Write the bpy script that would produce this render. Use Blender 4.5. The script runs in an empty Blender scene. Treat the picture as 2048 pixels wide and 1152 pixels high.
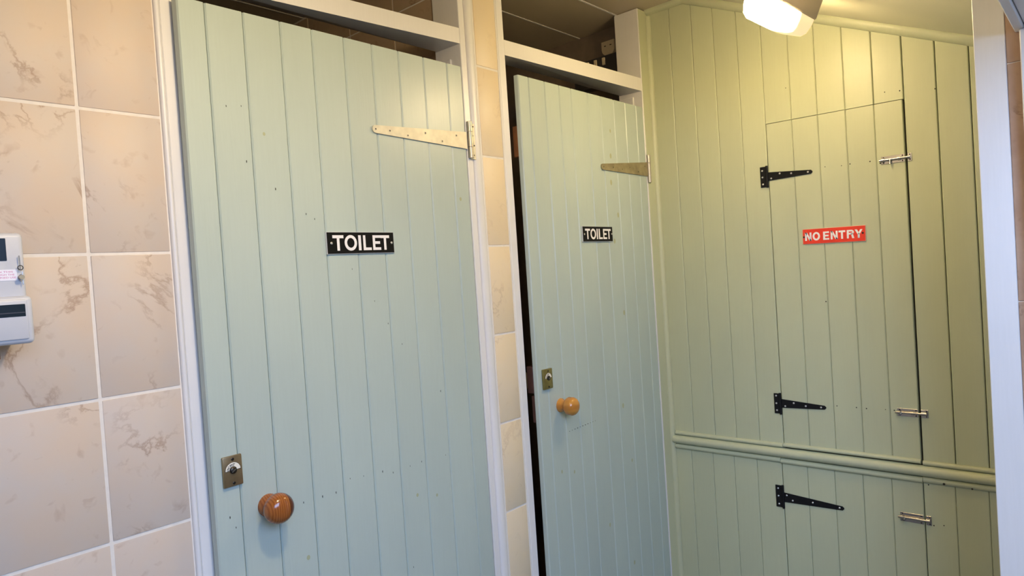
import bpy, bmesh, math, random
from mathutils import Vector, Matrix
random.seed(7)
C = bpy.context.scene.collection
SC = bpy.context.scene
PI = math.pi

# ------------------------------------------------------------------ camera
def camera():
    yaw, pitch, roll = math.radians(47.6197), math.radians(-1.266), math.radians(-3.7801)
    f = Vector((math.sin(yaw)*math.cos(pitch), math.cos(yaw)*math.cos(pitch), math.sin(pitch)))
    rt = Vector((math.cos(yaw), -math.sin(yaw), 0)); up = rt.cross(f)
    c, s = math.cos(roll), math.sin(roll)
    r2 = c*rt + s*up; u2 = -s*rt + c*up
    cam = bpy.data.cameras.new('camera'); o = bpy.data.objects.new('camera', cam); C.objects.link(o)
    m = Matrix((r2, u2, -f)).transposed().to_4x4(); m.translation = Vector((-0.3691, -1.3101, 1.5704))
    o.matrix_world = m
    cam.sensor_width = 36; cam.lens = 36*1348.467/2048; cam.clip_start = 0.02
    SC.camera = o
camera()

# ------------------------------------------------------------------ world, lights, exposure
SC.view_settings.view_transform = 'Standard'; SC.view_settings.look = 'None'
SC.view_settings.gamma = 1; SC.view_settings.use_curve_mapping = False
SC.view_settings.exposure = 0.14
w = bpy.data.worlds.new('world'); SC.world = w; w.use_nodes = True
w.node_tree.nodes['Background'].inputs[0].default_value = (0.95, 1.0, 1.0, 1)
w.node_tree.nodes['Background'].inputs[1].default_value = 0.10

def area(name, loc, look, sx, sy, power, color):
    l = bpy.data.lights.new(name, 'AREA'); l.shape = 'RECTANGLE'; l.size = sx; l.size_y = sy
    l.energy = power; l.color = color
    o = bpy.data.objects.new(name, l); C.objects.link(o); o.location = loc
    d = Vector(look) - Vector(loc); o.rotation_euler = d.to_track_quat('-Z', 'Y').to_euler()
    return o
def point(name, loc, r, power, color):
    l = bpy.data.lights.new(name, 'POINT'); l.shadow_soft_size = r; l.energy = power; l.color = color
    o = bpy.data.objects.new(name, l); C.objects.link(o); o.location = loc; return o
DAY_COL, DAY_P = (0.41, 0.60, 1.02), 63.0
area('daylight', (-0.30, -2.05, 2.30), (0.2, 0.0, 1.05), 1.4, 1.3, DAY_P, DAY_COL)     # sky seen through the open doorway
B_COL, B_P = (1.0, 0.77, 0.47), 8.4
point('second_lamp', (0.20, -0.76, 2.155), 0.040, B_P, B_COL)                          # the other ceiling lamp, out of frame
area('second_lamp_underside', (0.20, -0.73, 2.145), (0.20, -0.28, 1.15), 0.14, 0.08, 2.7, B_COL)
LAMP_COL = (1.0, 0.74, 0.39); LAMP_STRENGTH = 84.0

# ------------------------------------------------------------------ materials
class NT:
    def __init__(s, name):
        s.m = bpy.data.materials.new(name); s.m.use_nodes = True; s.t = s.m.node_tree
        s.b = s.t.nodes['Principled BSDF']
    def n(s, typ, **kw):
        nd = s.t.nodes.new(typ)
        for k, v in kw.items():
            if k.startswith('i_'):
                key = k[2:]; key = int(key) if key.isdigit() else key
                nd.inputs[key].default_value = v
            else: setattr(nd, k, v)
        return nd
    def l(s, a, b): s.t.links.new(a, b)
    def ramp(s, fac, stops):
        r = s.n('ShaderNodeValToRGB'); e = r.color_ramp.elements
        while len(e) < len(stops): e.new(0.5)
        for k, (p, c) in enumerate(stops): e[k].position = p; e[k].color = (*c, 1) if len(c) == 3 else c
        s.l(fac, r.inputs[0]); return r
    def mix(s, fac, a, b, mode='MIX'):
        x = s.n('ShaderNodeMix', data_type='RGBA', blend_type=mode)
        for v, i in ((fac, 0), (a, 6), (b, 7)):
            if hasattr(v, 'is_linked') or hasattr(v, 'links'): s.l(v, x.inputs[i])
            else: x.inputs[i].default_value = v if i == 0 else (*v, 1)
        return x.outputs[2]
    def bump(s, h, strength, dist=0.002):
        b = s.n('ShaderNodeBump', i_Strength=strength, i_Distance=dist)
        s.l(h, b.inputs['Height']); s.l(b.outputs[0], s.b.inputs['Normal'])
    def objco(s, scale=(1, 1, 1), jitter=True):
        tc = s.n('ShaderNodeTexCoord'); mp = s.n('ShaderNodeMapping'); mp.inputs['Scale'].default_value = scale
        s.l(tc.outputs['Object'], mp.inputs[0])
        if jitter:
            oi = s.n('ShaderNodeObjectInfo'); mul = s.n('ShaderNodeMath', operation='MULTIPLY'); mul.inputs[1].default_value = 37.0
            s.l(oi.outputs['Random'], mul.inputs[0]); cb = s.n('ShaderNodeCombineXYZ')
            for i in range(3): s.l(mul.outputs[0], cb.inputs[i])
            s.l(cb.outputs[0], mp.inputs['Location'])
        return mp.outputs[0]

def simple(name, col, rough=0.5, metal=0.0, noise=0.0, scale=30, bump=0.0, spec=0.5):
    t = NT(name); t.b.inputs['Roughness'].default_value = rough; t.b.inputs['Metallic'].default_value = metal
    t.b.inputs['Specular IOR Level'].default_value = spec
    co = t.objco()
    ns = t.n('ShaderNodeTexNoise', i_Scale=scale, i_Detail=4.0); t.l(co, ns.inputs['Vector'])
    r = t.ramp(ns.outputs[0], [(0.3, tuple(c*(1-noise) for c in col)), (0.7, tuple(min(1, c*(1+noise)) for c in col))])
    t.l(r.outputs[0], t.b.inputs['Base Color'])
    if bump: t.bump(ns.outputs[0], bump)
    return t.m

def paint(name, col, rough=0.36, grain=0.10):
    """brushed gloss paint on timber: faint vertical brush marks, slow tone drift"""
    t = NT(name); t.b.inputs['Roughness'].default_value = rough
    co = t.objco((60, 60, 3.0)); co2 = t.objco((4, 4, 2.0)); co3 = t.objco((1, 1, 1))
    br = t.n('ShaderNodeTexNoise', i_Scale=4.0, i_Detail=5.0); t.l(co, br.inputs['Vector'])
    dr = t.n('ShaderNodeTexNoise', i_Scale=1.0, i_Detail=2.0); t.l(co2, dr.inputs['Vector'])
    r = t.ramp(dr.outputs[0], [(0.3, tuple(c*0.965 for c in col)), (0.7, tuple(c*1.035 for c in col))])
    r2 = t.ramp(br.outputs[0], [(0.25, (0.97, 0.97, 0.965)), (0.75, (1.0, 1.0, 1.0))])
    t.l(t.mix(1.0, r.outputs[0], r2.outputs[0], 'MULTIPLY'), t.b.inputs['Base Color'])
    lump = t.n('ShaderNodeTexNoise', i_Scale=45.0, i_Detail=2.0); t.l(co3, lump.inputs['Vector'])
    ad = t.n('ShaderNodeMath', operation='ADD'); t.l(br.outputs[0], ad.inputs[0]); t.l(lump.outputs[0], ad.inputs[1])
    t.bump(ad.outputs[0], grain, 0.0015)
    return t.m

def marble(name, base, warm, vein, rough=0.22, dens=1.0, soft=(0.36, 0.66)):
    t = NT(name); t.b.inputs['Roughness'].default_value = rough; t.b.inputs['Specular IOR Level'].default_value = 0.35
    co = t.objco()
    cl = t.n('ShaderNodeTexNoise', i_Scale=9.0, i_Detail=4.0, i_Roughness=0.6); t.l(co, cl.inputs['Vector'])
    c1 = t.ramp(cl.outputs[0], [(soft[0], base), (soft[1], warm)])
    # thin branching veins: contour of a distorted noise, masked so that only stretches of it show
    vn = t.n('ShaderNodeTexNoise', i_Scale=4.6, i_Detail=8.0, i_Roughness=0.60, i_Distortion=0.5); t.l(co, vn.inputs['Vector'])
    sb = t.n('ShaderNodeMath', operation='SUBTRACT'); sb.inputs[1].default_value = 0.5; t.l(vn.outputs[0], sb.inputs[0])
    ab = t.n('ShaderNodeMath', operation='ABSOLUTE'); t.l(sb.outputs[0], ab.inputs[0])
    line = t.ramp(ab.outputs[0], [(0.0, (1, 1, 1)), (0.017, (0, 0, 0))])
    mk = t.n('ShaderNodeTexNoise', i_Scale=7.0, i_Detail=1.0); t.l(co, mk.inputs['Vector'])
    mask = t.ramp(mk.outputs[0], [(0.50, (0, 0, 0)), (0.62, (1, 1, 1))])
    mm = t.n('ShaderNodeMath', operation='MULTIPLY'); t.l(line.outputs[0], mm.inputs[0]); t.l(mask.outputs[0], mm.inputs[1])
    m2 = t.n('ShaderNodeMath', operation='MULTIPLY'); m2.inputs[1].default_value = 0.62*dens; t.l(mm.outputs[0], m2.inputs[0])
    # small smudges and pits
    sp = t.n('ShaderNodeTexNoise', i_Scale=38.0, i_Detail=3.0, i_Distortion=0.6); t.l(co, sp.inputs['Vector'])
    spr = t.ramp(sp.outputs[0], [(0.62, (0, 0, 0)), (0.80, (1, 1, 1))])
    m3 = t.n('ShaderNodeMath', operation='MULTIPLY'); m3.inputs[1].default_value = 0.40*dens; t.l(spr.outputs[0], m3.inputs[0])
    a = t.mix(m2.outputs[0], c1.outputs[0], vein)
    b = t.mix(m3.outputs[0], a, tuple(v*1.15 for v in vein))
    t.l(b, t.b.inputs['Base Color'])
    t.bump(cl.outputs[0], 0.04, 0.002)
    return t.m

def wood(name, c1, c2, rough=0.18, scale=9.0, axis='X', split=None):
    t = NT(name); t.b.inputs['Roughness'].default_value = rough
    t.b.inputs['Coat Weight'].default_value = 0.3; t.b.inputs['Coat Roughness'].default_value = 0.08
    tc = t.n('ShaderNodeTexCoord')
    wv = t.n('ShaderNodeTexWave', wave_type='BANDS', bands_direction=axis, i_Scale=scale, i_Distortion=1.2, i_Detail=2.0)
    wv.inputs['Detail Scale'].default_value = 1.5
    t.l(tc.outputs['Object'], wv.inputs['Vector'])
    r = t.ramp(wv.outputs[0], [(0.1, c1), (0.75, c2)])
    out = r.outputs[0]
    if split is not None:           # a darker strip of heartwood, glued up beside the pale one
        sx = t.n('ShaderNodeSeparateXYZ'); t.l(tc.outputs['Object'], sx.inputs[0])
        g = t.n('ShaderNodeMath', operation='GREATER_THAN'); g.inputs[1].default_value = split; t.l(sx.outputs[0], g.inputs[0])
        out = t.mix(g.outputs[0], out, (0.10, 0.022, 0.006))
    t.l(out, t.b.inputs['Base Color'])
    return t.m

M = {}
M['green'] = paint('green_paint', (0.465, 0.545, 0.495), 0.34)
M['green_lamplit'] = paint('lamplit_green_paint', (0.53, 0.555, 0.375), 0.40, 0.06)  # same green as the doors, with yellow lamplight put into the colour
M['ceiling'] = paint('pale_ceiling_paint', (0.70, 0.66, 0.50), 0.40, 0.06)
M['white'] = paint('white_gloss', (0.80, 0.78, 0.76), 0.34, 0.05)
M['caulk'] = simple('white_sealant', (0.78, 0.74, 0.68), 0.6, noise=0.03)
M['cream'] = paint('cream_ceiling_paint', (0.50, 0.43, 0.32), 0.45, 0.05)
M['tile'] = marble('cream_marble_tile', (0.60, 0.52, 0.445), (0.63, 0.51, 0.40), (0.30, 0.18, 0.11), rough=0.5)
M['tile_warm'] = marble('honey_tile', (0.76, 0.64, 0.46), (0.78, 0.64, 0.43), (0.42, 0.29, 0.18), dens=0.5, rough=0.42)
M['tile_brown'] = marble('brown_marble_tile', (0.42, 0.27, 0.185), (0.50, 0.345, 0.25), (0.17, 0.09, 0.05), dens=0.8)
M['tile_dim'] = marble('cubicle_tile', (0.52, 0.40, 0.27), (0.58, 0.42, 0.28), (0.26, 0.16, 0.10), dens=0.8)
M['grout'] = simple('pale_grout', (0.80, 0.74, 0.66), 0.8, noise=0.05, scale=60)
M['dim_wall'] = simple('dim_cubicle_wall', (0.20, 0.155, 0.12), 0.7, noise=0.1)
M['floor'] = simple('floor_vinyl', (0.13, 0.12, 0.11), 0.5, noise=0.1)
M['zinc'] = simple('zinc_plate', (0.66, 0.62, 0.49), 0.50, metal=0.25, noise=0.10, scale=45, bump=0.05)
M['steel'] = simple('bright_steel', (0.50, 0.48, 0.45), 0.27, metal=1.0, noise=0.05)
M['knuckle'] = simple('grey_knuckle_steel', (0.52, 0.48, 0.40), 0.38, metal=0.7, noise=0.1)
M['tarnish'] = simple('tarnished_brass_plate', (0.34, 0.29, 0.17), 0.45, metal=0.5, noise=0.25, scale=35, bump=0.05)
M['brass'] = simple('worn_brass', (0.33, 0.24, 0.13), 0.34, metal=0.75, noise=0.10, scale=60)
M['brass_b'] = simple('olive_brass', (0.30, 0.25, 0.09), 0.34, metal=0.75, noise=0.12, scale=60)
M['dark_metal'] = simple('dark_screw_metal', (0.05, 0.042, 0.034), 0.35, metal=0.8)
M['black'] = simple('black_japanned_iron', (0.009, 0.009, 0.010), 0.5, spec=0.18, noise=0.15, bump=0.05, scale=120)
M['screw'] = simple('screw_steel', (0.75, 0.73, 0.70), 0.3, metal=0.9)
M['sign_black'] = simple('black_sign_face', (0.008, 0.0075, 0.007), 0.5, spec=0.12)
M['sign_white'] = simple('white_letter', (0.90, 0.87, 0.86), 0.5)
M['sign_edge'] = simple('grey_acrylic_edge', (0.55, 0.56, 0.56), 0.25)
M['sign_red'] = simple('red_sign_face', (0.83, 0.045, 0.018), 0.40)
M['sign_rim'] = simple('pale_red_sign_rim', (0.80, 0.50, 0.36), 0.4)
M['hole'] = simple('dark_hole', (0.03, 0.028, 0.02), 0.9)
M['stain'] = simple('ochre_stain', (0.40, 0.42, 0.26), 0.6)
M['bare_wood'] = simple('bare_softwood', (0.20, 0.075, 0.022), 0.6, noise=0.2, scale=25)  # darkened: the shade behind the door is put into the colour
M['red_brown'] = simple('red_brown_lock_wood', (0.075, 0.032, 0.024), 0.55, noise=0.2)  # brown made darker to hold the shadow at the door's back edge
M['knob_a'] = wood('striped_pine_varnish', (0.25, 0.070, 0.013), (0.34, 0.110, 0.022), scale=70.0, axis='X', split=0.0125)
M['knob_b'] = wood('orange_pine_varnish', (0.48, 0.19, 0.03), (0.56, 0.25, 0.045), scale=10.0, axis='Z')
M['plastic'] = simple('grey_white_plastic', (0.53, 0.55, 0.60), 0.38, noise=0.02)
M['screen'] = simple('dark_display', (0.006, 0.014, 0.024), 0.3, spec=0.2)
M['slot'] = simple('dark_coin_slot', (0.006, 0.013, 0.018), 0.4, spec=0.2)
M['paper'] = simple('white_sticker', (0.84, 0.82, 0.88), 0.5)
M['pink_ink'] = simple('pink_ink', (0.60, 0.16, 0.36), 0.6)
M['ink'] = simple('black_ink', (0.05, 0.05, 0.05), 0.6)
M['dial'] = simple('ivory_dial', (0.85, 0.80, 0.68), 0.4)
M['jbox'] = simple('aged_white_plastic', (0.66, 0.56, 0.40), 0.5)
M['fuse'] = simple('dark_smoked_plastic', (0.045, 0.042, 0.045), 0.3)
M['lamp_base'] = simple('beige_lamp_base', (0.62, 0.53, 0.43), 0.5)

def lamp_glass():
    t = NT('lit_opal_diffuser'); b = t.b
    b.inputs['Base Color'].default_value = (0.82, 0.80, 0.66, 1); b.inputs['Roughness'].default_value = 0.25
    tc = t.n('ShaderNodeTexCoord')
    vs = t.n('ShaderNodeVectorMath', operation='DISTANCE'); vs.inputs[1].default_value = (-0.055, 0.0, -0.030)
    t.l(tc.outputs['Object'], vs.inputs[0])
    r = t.ramp(vs.outputs['Value'], [(0.062, (1, 1, 1)), (0.098, (0.008, 0.008, 0.008))])
    sn = t.n('ShaderNodeSeparateXYZ'); t.l(tc.outputs['Normal'], sn.inputs[0])      # extra glow added on part of the underside to light the room
    un = t.n('ShaderNodeMath', operation='LESS_THAN'); un.inputs[1].default_value = -0.98; t.l(sn.outputs[2], un.inputs[0])
    so = t.n('ShaderNodeSeparateXYZ'); t.l(tc.outputs['Object'], so.inputs[0])
    lf = t.n('ShaderNodeMath', operation='LESS_THAN'); lf.inputs[1].default_value = 0.005; t.l(so.outputs[0], lf.inputs[0])
    ul = t.n('ShaderNodeMath', operation='MULTIPLY'); t.l(un.outputs[0], ul.inputs[0]); t.l(lf.outputs[0], ul.inputs[1])
    mx = t.n('ShaderNodeMath', operation='MAXIMUM'); t.l(r.outputs[0], mx.inputs[0]); t.l(ul.outputs[0], mx.inputs[1])
    ex = t.n('ShaderNodeMath', operation='GREATER_THAN'); ex.inputs[1].default_value = 0.75; t.l(sn.outputs[0], ex.inputs[0])  # unseen end face glows fully, added to brighten the boarded wall
    m2 = t.n('ShaderNodeMath', operation='MAXIMUM'); t.l(mx.outputs[0], m2.inputs[0]); t.l(ex.outputs[0], m2.inputs[1])
    mu = t.n('ShaderNodeMath', operation='MULTIPLY'); mu.inputs[1].default_value = LAMP_STRENGTH
    t.l(m2.outputs[0], mu.inputs[0]); t.l(mu.outputs[0], b.inputs['Emission Strength'])
    b.inputs['Emission Color'].default_value = (*LAMP_COL, 1)
    # moulded prismatic ribs
    wv = t.n('ShaderNodeTexWave', wave_type='BANDS', bands_direction='X', i_Scale=60.0); t.l(tc.outputs['Object'], wv.inputs['Vector'])
    t.bump(wv.outputs[0], 0.15, 0.002)
    return t.m
M['lamp_glass'] = lamp_glass()

# ------------------------------------------------------------------ mesh helpers
def BM(): return bmesh.new()

def box(bm, x0, x1, y0, y1, z0, z1, bevel=0.0, seg=2, mat=None):
    vs = [bm.verts.new((x, y, z)) for x in (x0, x1) for y in (y0, y1) for z in (z0, z1)]
    f = [(0, 1, 3, 2), (4, 6, 7, 5), (0, 4, 5, 1), (2, 3, 7, 6), (0, 2, 6, 4), (1, 5, 7, 3)]
    fs = [bm.faces.new([vs[i] for i in q]) for q in f]
    if bevel:
        es = list({e for x in fs for e in x.edges})
        bmesh.ops.bevel(bm, geom=es, offset=bevel, segments=seg, affect='EDGES', profile=0.5, clamp_overlap=True)
    return bm

def prism(bm, poly, y0, y1):
    """polygon in (x,z) pushed from y0 (front) to y1 (back)"""
    a = [bm.verts.new((x, y0, z)) for x, z in poly]; b = [bm.verts.new((x, y1, z)) for x, z in poly]
    bm.faces.new(a); bm.faces.new(b[::-1]); n = len(poly)
    for i in range(n): bm.faces.new((a[i], b[i], b[(i+1) % n], a[(i+1) % n]))
    bmesh.ops.recalc_face_normals(bm, faces=bm.faces[:]); return bm

def tube(bm, p0, p1, r, seg=14, r1=None):
    p0, p1 = Vector(p0), Vector(p1); d = (p1-p0).normalized()
    a = d.orthogonal().normalized(); b = d.cross(a); r1 = r if r1 is None else r1
    A, B = [], []
    for i in range(seg):
        t = 2*PI*i/seg; o = a*math.cos(t) + b*math.sin(t)
        A.append(bm.verts.new(p0+o*r)); B.append(bm.verts.new(p1+o*r1))
    bm.faces.new(A[::-1]); bm.faces.new(B)
    for i in range(seg): bm.faces.new((A[i], A[(i+1) % seg], B[(i+1) % seg], B[i]))
    return bm

def lathe_y(bm, prof, cx, cz, seg=28):
    """profile [(radius, y)] spun about a Y axis through (cx, cz)"""
    rings = []
    for r, y in prof:
        if r < 1e-6: rings.append([bm.verts.new((cx, y, cz))]); continue
        rings.append([bm.verts.new((cx+r*math.cos(2*PI*i/seg), y, cz+r*math.sin(2*PI*i/seg))) for i in range(seg)])
    for a, b in zip(rings, rings[1:]):
        for i in range(seg):
            j = (i+1) % seg
            q = [a[0] if len(a) == 1 else a[i], a[0] if len(a) == 1 else a[j], b[0] if len(b) == 1 else b[j], b[0] if len(b) == 1 else b[i]]
            q = list(dict.fromkeys(q))
            if len(q) > 2: bm.faces.new(q)
    bmesh.ops.recalc_face_normals(bm, faces=bm.faces[:]); return bm

def board_bm(x0, x1, z0, zt0, zt1, t=0.018, c=0.003, g=0.0004, zb1=None):
    """tongue-and-groove board: V-chamfered front edges, front face at y=0; top may slope"""
    bm = BM(); w0, w1 = x0+g, x1-g
    sec = [(w0, t), (w0, c), (w0+c, 0), (w1-c, 0), (w1, c), (w1, t)]
    zt = lambda x: zt0 + (zt1-zt0)*(x-x0)/(x1-x0)
    zb = lambda x: z0 if zb1 is None else z0 + (zb1-z0)*(x-x0)/(x1-x0)
    a = [bm.verts.new((x, y, zb(x))) for x, y in sec]; b = [bm.verts.new((x, y, zt(x))) for x, y in sec]
    bm.faces.new(a); bm.faces.new(b[::-1])
    for i in range(6): bm.faces.new((a[i], a[(i+1) % 6], b[(i+1) % 6], b[i]))
    bmesh.ops.recalc_face_normals(bm, faces=bm.faces[:]); return bm

def obj(name, bm, mat, parent=None, loc=None, rot=None, smooth=False, kind=None):
    me = bpy.data.meshes.new(name); bm.to_mesh(me); bm.free(); me.materials.append(M[mat] if isinstance(mat, str) else mat)
    if smooth:
        for p in me.polygons: p.use_smooth = True
    o = bpy.data.objects.new(name, me); C.objects.link(o)
    if parent: o.parent = parent
    if loc: o.location = loc
    if rot: o.rotation_euler = rot
    if kind: o['kind'] = kind
    return o

def sharp(o, ang=35):
    o.data.polygons.foreach_set('use_smooth', [True]*len(o.data.polygons))
    try: o.data.set_sharp_from_angle(angle=math.radians(ang))
    except Exception: pass
    return o

def empty(name, loc=(0, 0, 0), rz=0.0, parent=None):
    o = bpy.data.objects.new(name, None); C.objects.link(o); o.location = loc; o.rotation_euler = (0, 0, rz)
    o.empty_display_size = 0.05
    if parent: o.parent = parent
    return o

def tag(o, label=None, cat=None, group=None, kind=None):
    if label: o['label'] = label
    if cat: o['category'] = cat
    if group: o['group'] = group
    if kind: o['kind'] = kind
    return o

def copy_part(src, parent, loc):
    c = src.copy(); C.objects.link(c); c.parent = parent; c.location = loc; return c

def text_obj(name, body, mat, parent, x0, x1, z0, z1, y, depth=0.0006, bold=0.0, rot=0.0):
    """lettering fitted into the box x0..x1, z0..z1 on a face at y, turned into a mesh"""
    cu = bpy.data.curves.new(name, 'FONT'); cu.body = body; cu.size = 1.0; cu.offset = bold; cu.resolution_u = 4
    tmp = bpy.data.objects.new('tmp', cu); C.objects.link(tmp)
    dg = bpy.context.evaluated_depsgraph_get(); me = bpy.data.meshes.new_from_object(tmp.evaluated_get(dg))
    bpy.data.objects.remove(tmp); bpy.data.curves.remove(cu)
    xs = [v.co.x for v in me.vertices]; ys = [v.co.y for v in me.vertices]
    ax, bx, ay, by = min(xs), max(xs), min(ys), max(ys)
    bm = BM(); bm.from_mesh(me); bpy.data.meshes.remove(me)
    for v in bm.verts:
        v.co = Vector((x0+(v.co.x-ax)/(bx-ax)*(x1-x0), y, z0+(v.co.y-ay)/(by-ay)*(z1-z0)))
    r = bmesh.ops.extrude_face_region(bm, geom=bm.faces[:])
    for v in r['geom']:
        if isinstance(v, bmesh.types.BMVert): v.co.y -= depth
    bmesh.ops.recalc_face_normals(bm, faces=bm.faces[:])
    return obj(name, bm, mat, parent)

def caps_obj(name, parent, layout, x0, x1, z0, z1, y, stroke, depth=0.0004, mat='sign_white'):
    """plain sans capitals built from strokes; layout = [(letter, left, right)] as fractions of x0..x1"""
    bm = BM(); W = x1-x0; H = z1-z0; ya, yb = y-depth, y
    def poly(pts):
        a = [bm.verts.new((px, ya, pz)) for px, pz in pts]; b = [bm.verts.new((px, yb, pz)) for px, pz in pts]
        bm.faces.new(a); n = len(pts)
        for i in range(n): bm.faces.new((a[i], b[i], b[(i+1) % n], a[(i+1) % n]))
    def rect(a, b, c, d): poly([(a, c), (b, c), (b, d), (a, d)])
    def ring(cx, cz, rx, rz, s, a0=0.0, a1=2*PI, n=28):
        for i in range(n):
            t, u = a0+(a1-a0)*i/n, a0+(a1-a0)*(i+1)/n
            poly([(cx+rx*math.cos(t), cz+rz*math.sin(t)), (cx+rx*math.cos(u), cz+rz*math.sin(u)),
                  (cx+(rx-s)*math.cos(u), cz+(rz-s)*math.sin(u)), (cx+(rx-s)*math.cos(t), cz+(rz-s)*math.sin(t))])
    s = stroke
    for ch, fa, fb in layout:
        a, b = x0+W*fa, x0+W*fb; m = (a+b)/2
        if ch == 'T': rect(a, b, z1-s, z1); rect(m-s/2, m+s/2, z0, z1-s)
        elif ch == 'I': rect(a, b, z0, z1)
        elif ch == 'L': rect(a, a+s, z0, z1); rect(a+s, b, z0, z0+s*0.92)
        elif ch == 'E':
            rect(a, a+s, z0, z1)
            for zc, k in ((z0, 1.0), (z0+H/2-s*0.45, 0.9), (z1-s*0.92, 1.0)): rect(a+s, a+(b-a)*k, zc, zc+s*0.92)
        elif ch == 'O': ring(m, z0+H/2, (b-a)/2, H/2+H*0.015, s)
        elif ch == 'N': rect(a, a+s, z0, z1); rect(b-s, b, z0, z1); poly([(a+s*0.1, z1), (a+s*1.15, z1), (b-s*0.1, z0), (b-s*1.15, z0)])
        elif ch == 'Y':
            zm = z0+H*0.42; rect(m-s/2, m+s/2, z0, zm)
            poly([(a, z1), (a+s*1.15, z1), (m+s*0.5, zm), (m-s*0.5, zm)]); poly([(b-s*1.15, z1), (b, z1), (m+s*0.5, zm), (m-s*0.5, zm)])
        elif ch == 'R':
            rect(a, a+s, z0, z1); zb = z0+H*0.45; r = (z1-zb)/2; c = b-r*1.02
            rect(a+s, c, z1-s*0.92, z1); rect(a+s, c, zb, zb+s*0.92); ring(c, zb+r, r, r, s*0.92, -PI/2, PI/2, 14)
            poly([(b-s*1.0, z0), (b+s*0.08, z0), (c+r*0.55, zb+s*0.5), (c-r*0.25, zb+s*0.5)])
    bmesh.ops.recalc_face_normals(bm, faces=bm.faces[:])
    return obj(name, bm, mat, parent)
TOILET = [('T', 0.0, 0.183), ('O', 0.198, 0.408), ('I', 0.436, 0.482), ('L', 0.520, 0.664), ('E', 0.692, 0.838), ('T', 0.836, 1.0)]
NO_ENTRY = [('N', 0.0, 0.118), ('O', 0.137, 0.270), ('E', 0.326, 0.432), ('N', 0.458, 0.580), ('T', 0.596, 0.712), ('R', 0.736, 0.858), ('Y', 0.870, 1.0)]

def screw_bm(x, z, y, r=0.0028, h=0.0012, slot=True):
    bm = BM(); lathe_y(bm, [(r, y+0.0005), (r, y-h*0.5), (r*0.7, y-h), (0, y-h)], x, z, 12); return bm

def add_screw(parent, x, z, y, r=0.0028, mat='screw', h=0.0012, drive=True):
    s = obj('screw', screw_bm(x, z, y, r, h), mat, parent, smooth=False)
    return s

# ------------------------------------------------------------------ the setting
def st(o, label=None): o['kind'] = 'structure'; (o.__setitem__('label', label) if label else None); return o

CEIL = 2.531; RIDGE = -0.155; SL = 0.4535
def ceil_z(y): return CEIL if y > RIDGE else CEIL + SL*(y-RIDGE)

b = BM(); box(b, -1.35, 2.1, -1.6, 1.65, -0.06, 0.0); st(obj('floor', b, 'floor'), 'dark vinyl floor below the frame')
# ceiling: flat over the cubicles, then sloping down towards the doorway
ceiling = BM()
sec = [(1.65, CEIL+0.03), (RIDGE, CEIL), (-1.32, ceil_z(-1.32)), (-1.32, ceil_z(-1.32)+0.06), (RIDGE, CEIL+0.07), (1.65, CEIL+0.07)]
sec[0] = (1.65, CEIL)
A = [ceiling.verts.new((-1.35, y, z)) for y, z in sec]; B_ = [ceiling.verts.new((2.1, y, z)) for y, z in sec]
ceiling.faces.new(A); ceiling.faces.new(B_[::-1])
for i in range(6): ceiling.faces.new((A[i], A[(i+1) % 6], B_[(i+1) % 6], B_[i]))
bmesh.ops.recalc_face_normals(ceiling, faces=ceiling.faces[:])
ceiling = st(obj('ceiling', ceiling, 'ceiling'), 'painted ceiling sloping down towards the doorway')
ys = [RIDGE+0.001, 0.0925, 0.335, 0.5775, 0.82, 1.06, 1.30, 1.54]
for k, (ya, yb) in enumerate(zip(ys, ys[1:])):
    b = BM(); box(b, -1.2, 1.95, ya+0.003, yb-0.003, CEIL-0.008, CEIL-0.0005, 0.0015, 1)
    obj('panel', b, 'cream', ceiling)
    if k < 6:
        b = BM(); box(b, -1.2, 1.95, yb-0.003, yb+0.003, CEIL-0.0095, CEIL-0.0005); obj('joint_strip', b, 'white', ceiling)

# --- wall_back: tiled wall with the two cubicle doorways
wb = BM()
box(wb, -1.2, 0.136, 0.0005, 0.10, 0, CEIL); box(wb, 0.974, 1.072, 0.0005, 0.10, 0, CEIL)
wb = st(obj('wall_back', wb, 'grout'), 'cream marble tiled wall with two toilet doorways')
GAP = 0.0026
def tile_bm(w, h, t=0.008, bev=0.0016):
    bm = BM(); box(bm, 0, w, 0, t, 0, h, bev, 2); return bm
def lay(parent, xs, mat, y, rows, xmin=None):
    for xa, xb in xs:
        proto = None
        for r in rows:
            za = r + GAP; wdt = xb-xa-2*GAP; hh = 0.25-2*GAP
            if proto is None: proto = sharp(obj('tile', tile_bm(wdt, hh), mat, parent, (xa+GAP, y, za))); t = proto
            else: t = copy_part(proto, parent, (xa+GAP, y, za))
            t.rotation_euler = (random.uniform(-0.004, 0.004), 0, random.uniform(-0.004, 0.004))
rows = [1.65+0.25*k for k in range(-6, 4)]
lay(wb, [(-0.2*k-0.2, -0.2*k) for k in range(0, 5)] + [(0.0, 0.136)], 'tile', -0.001, rows)
lay(wb, [(0.979, 1.070)], 'tile_warm', -0.001, rows)

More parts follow.
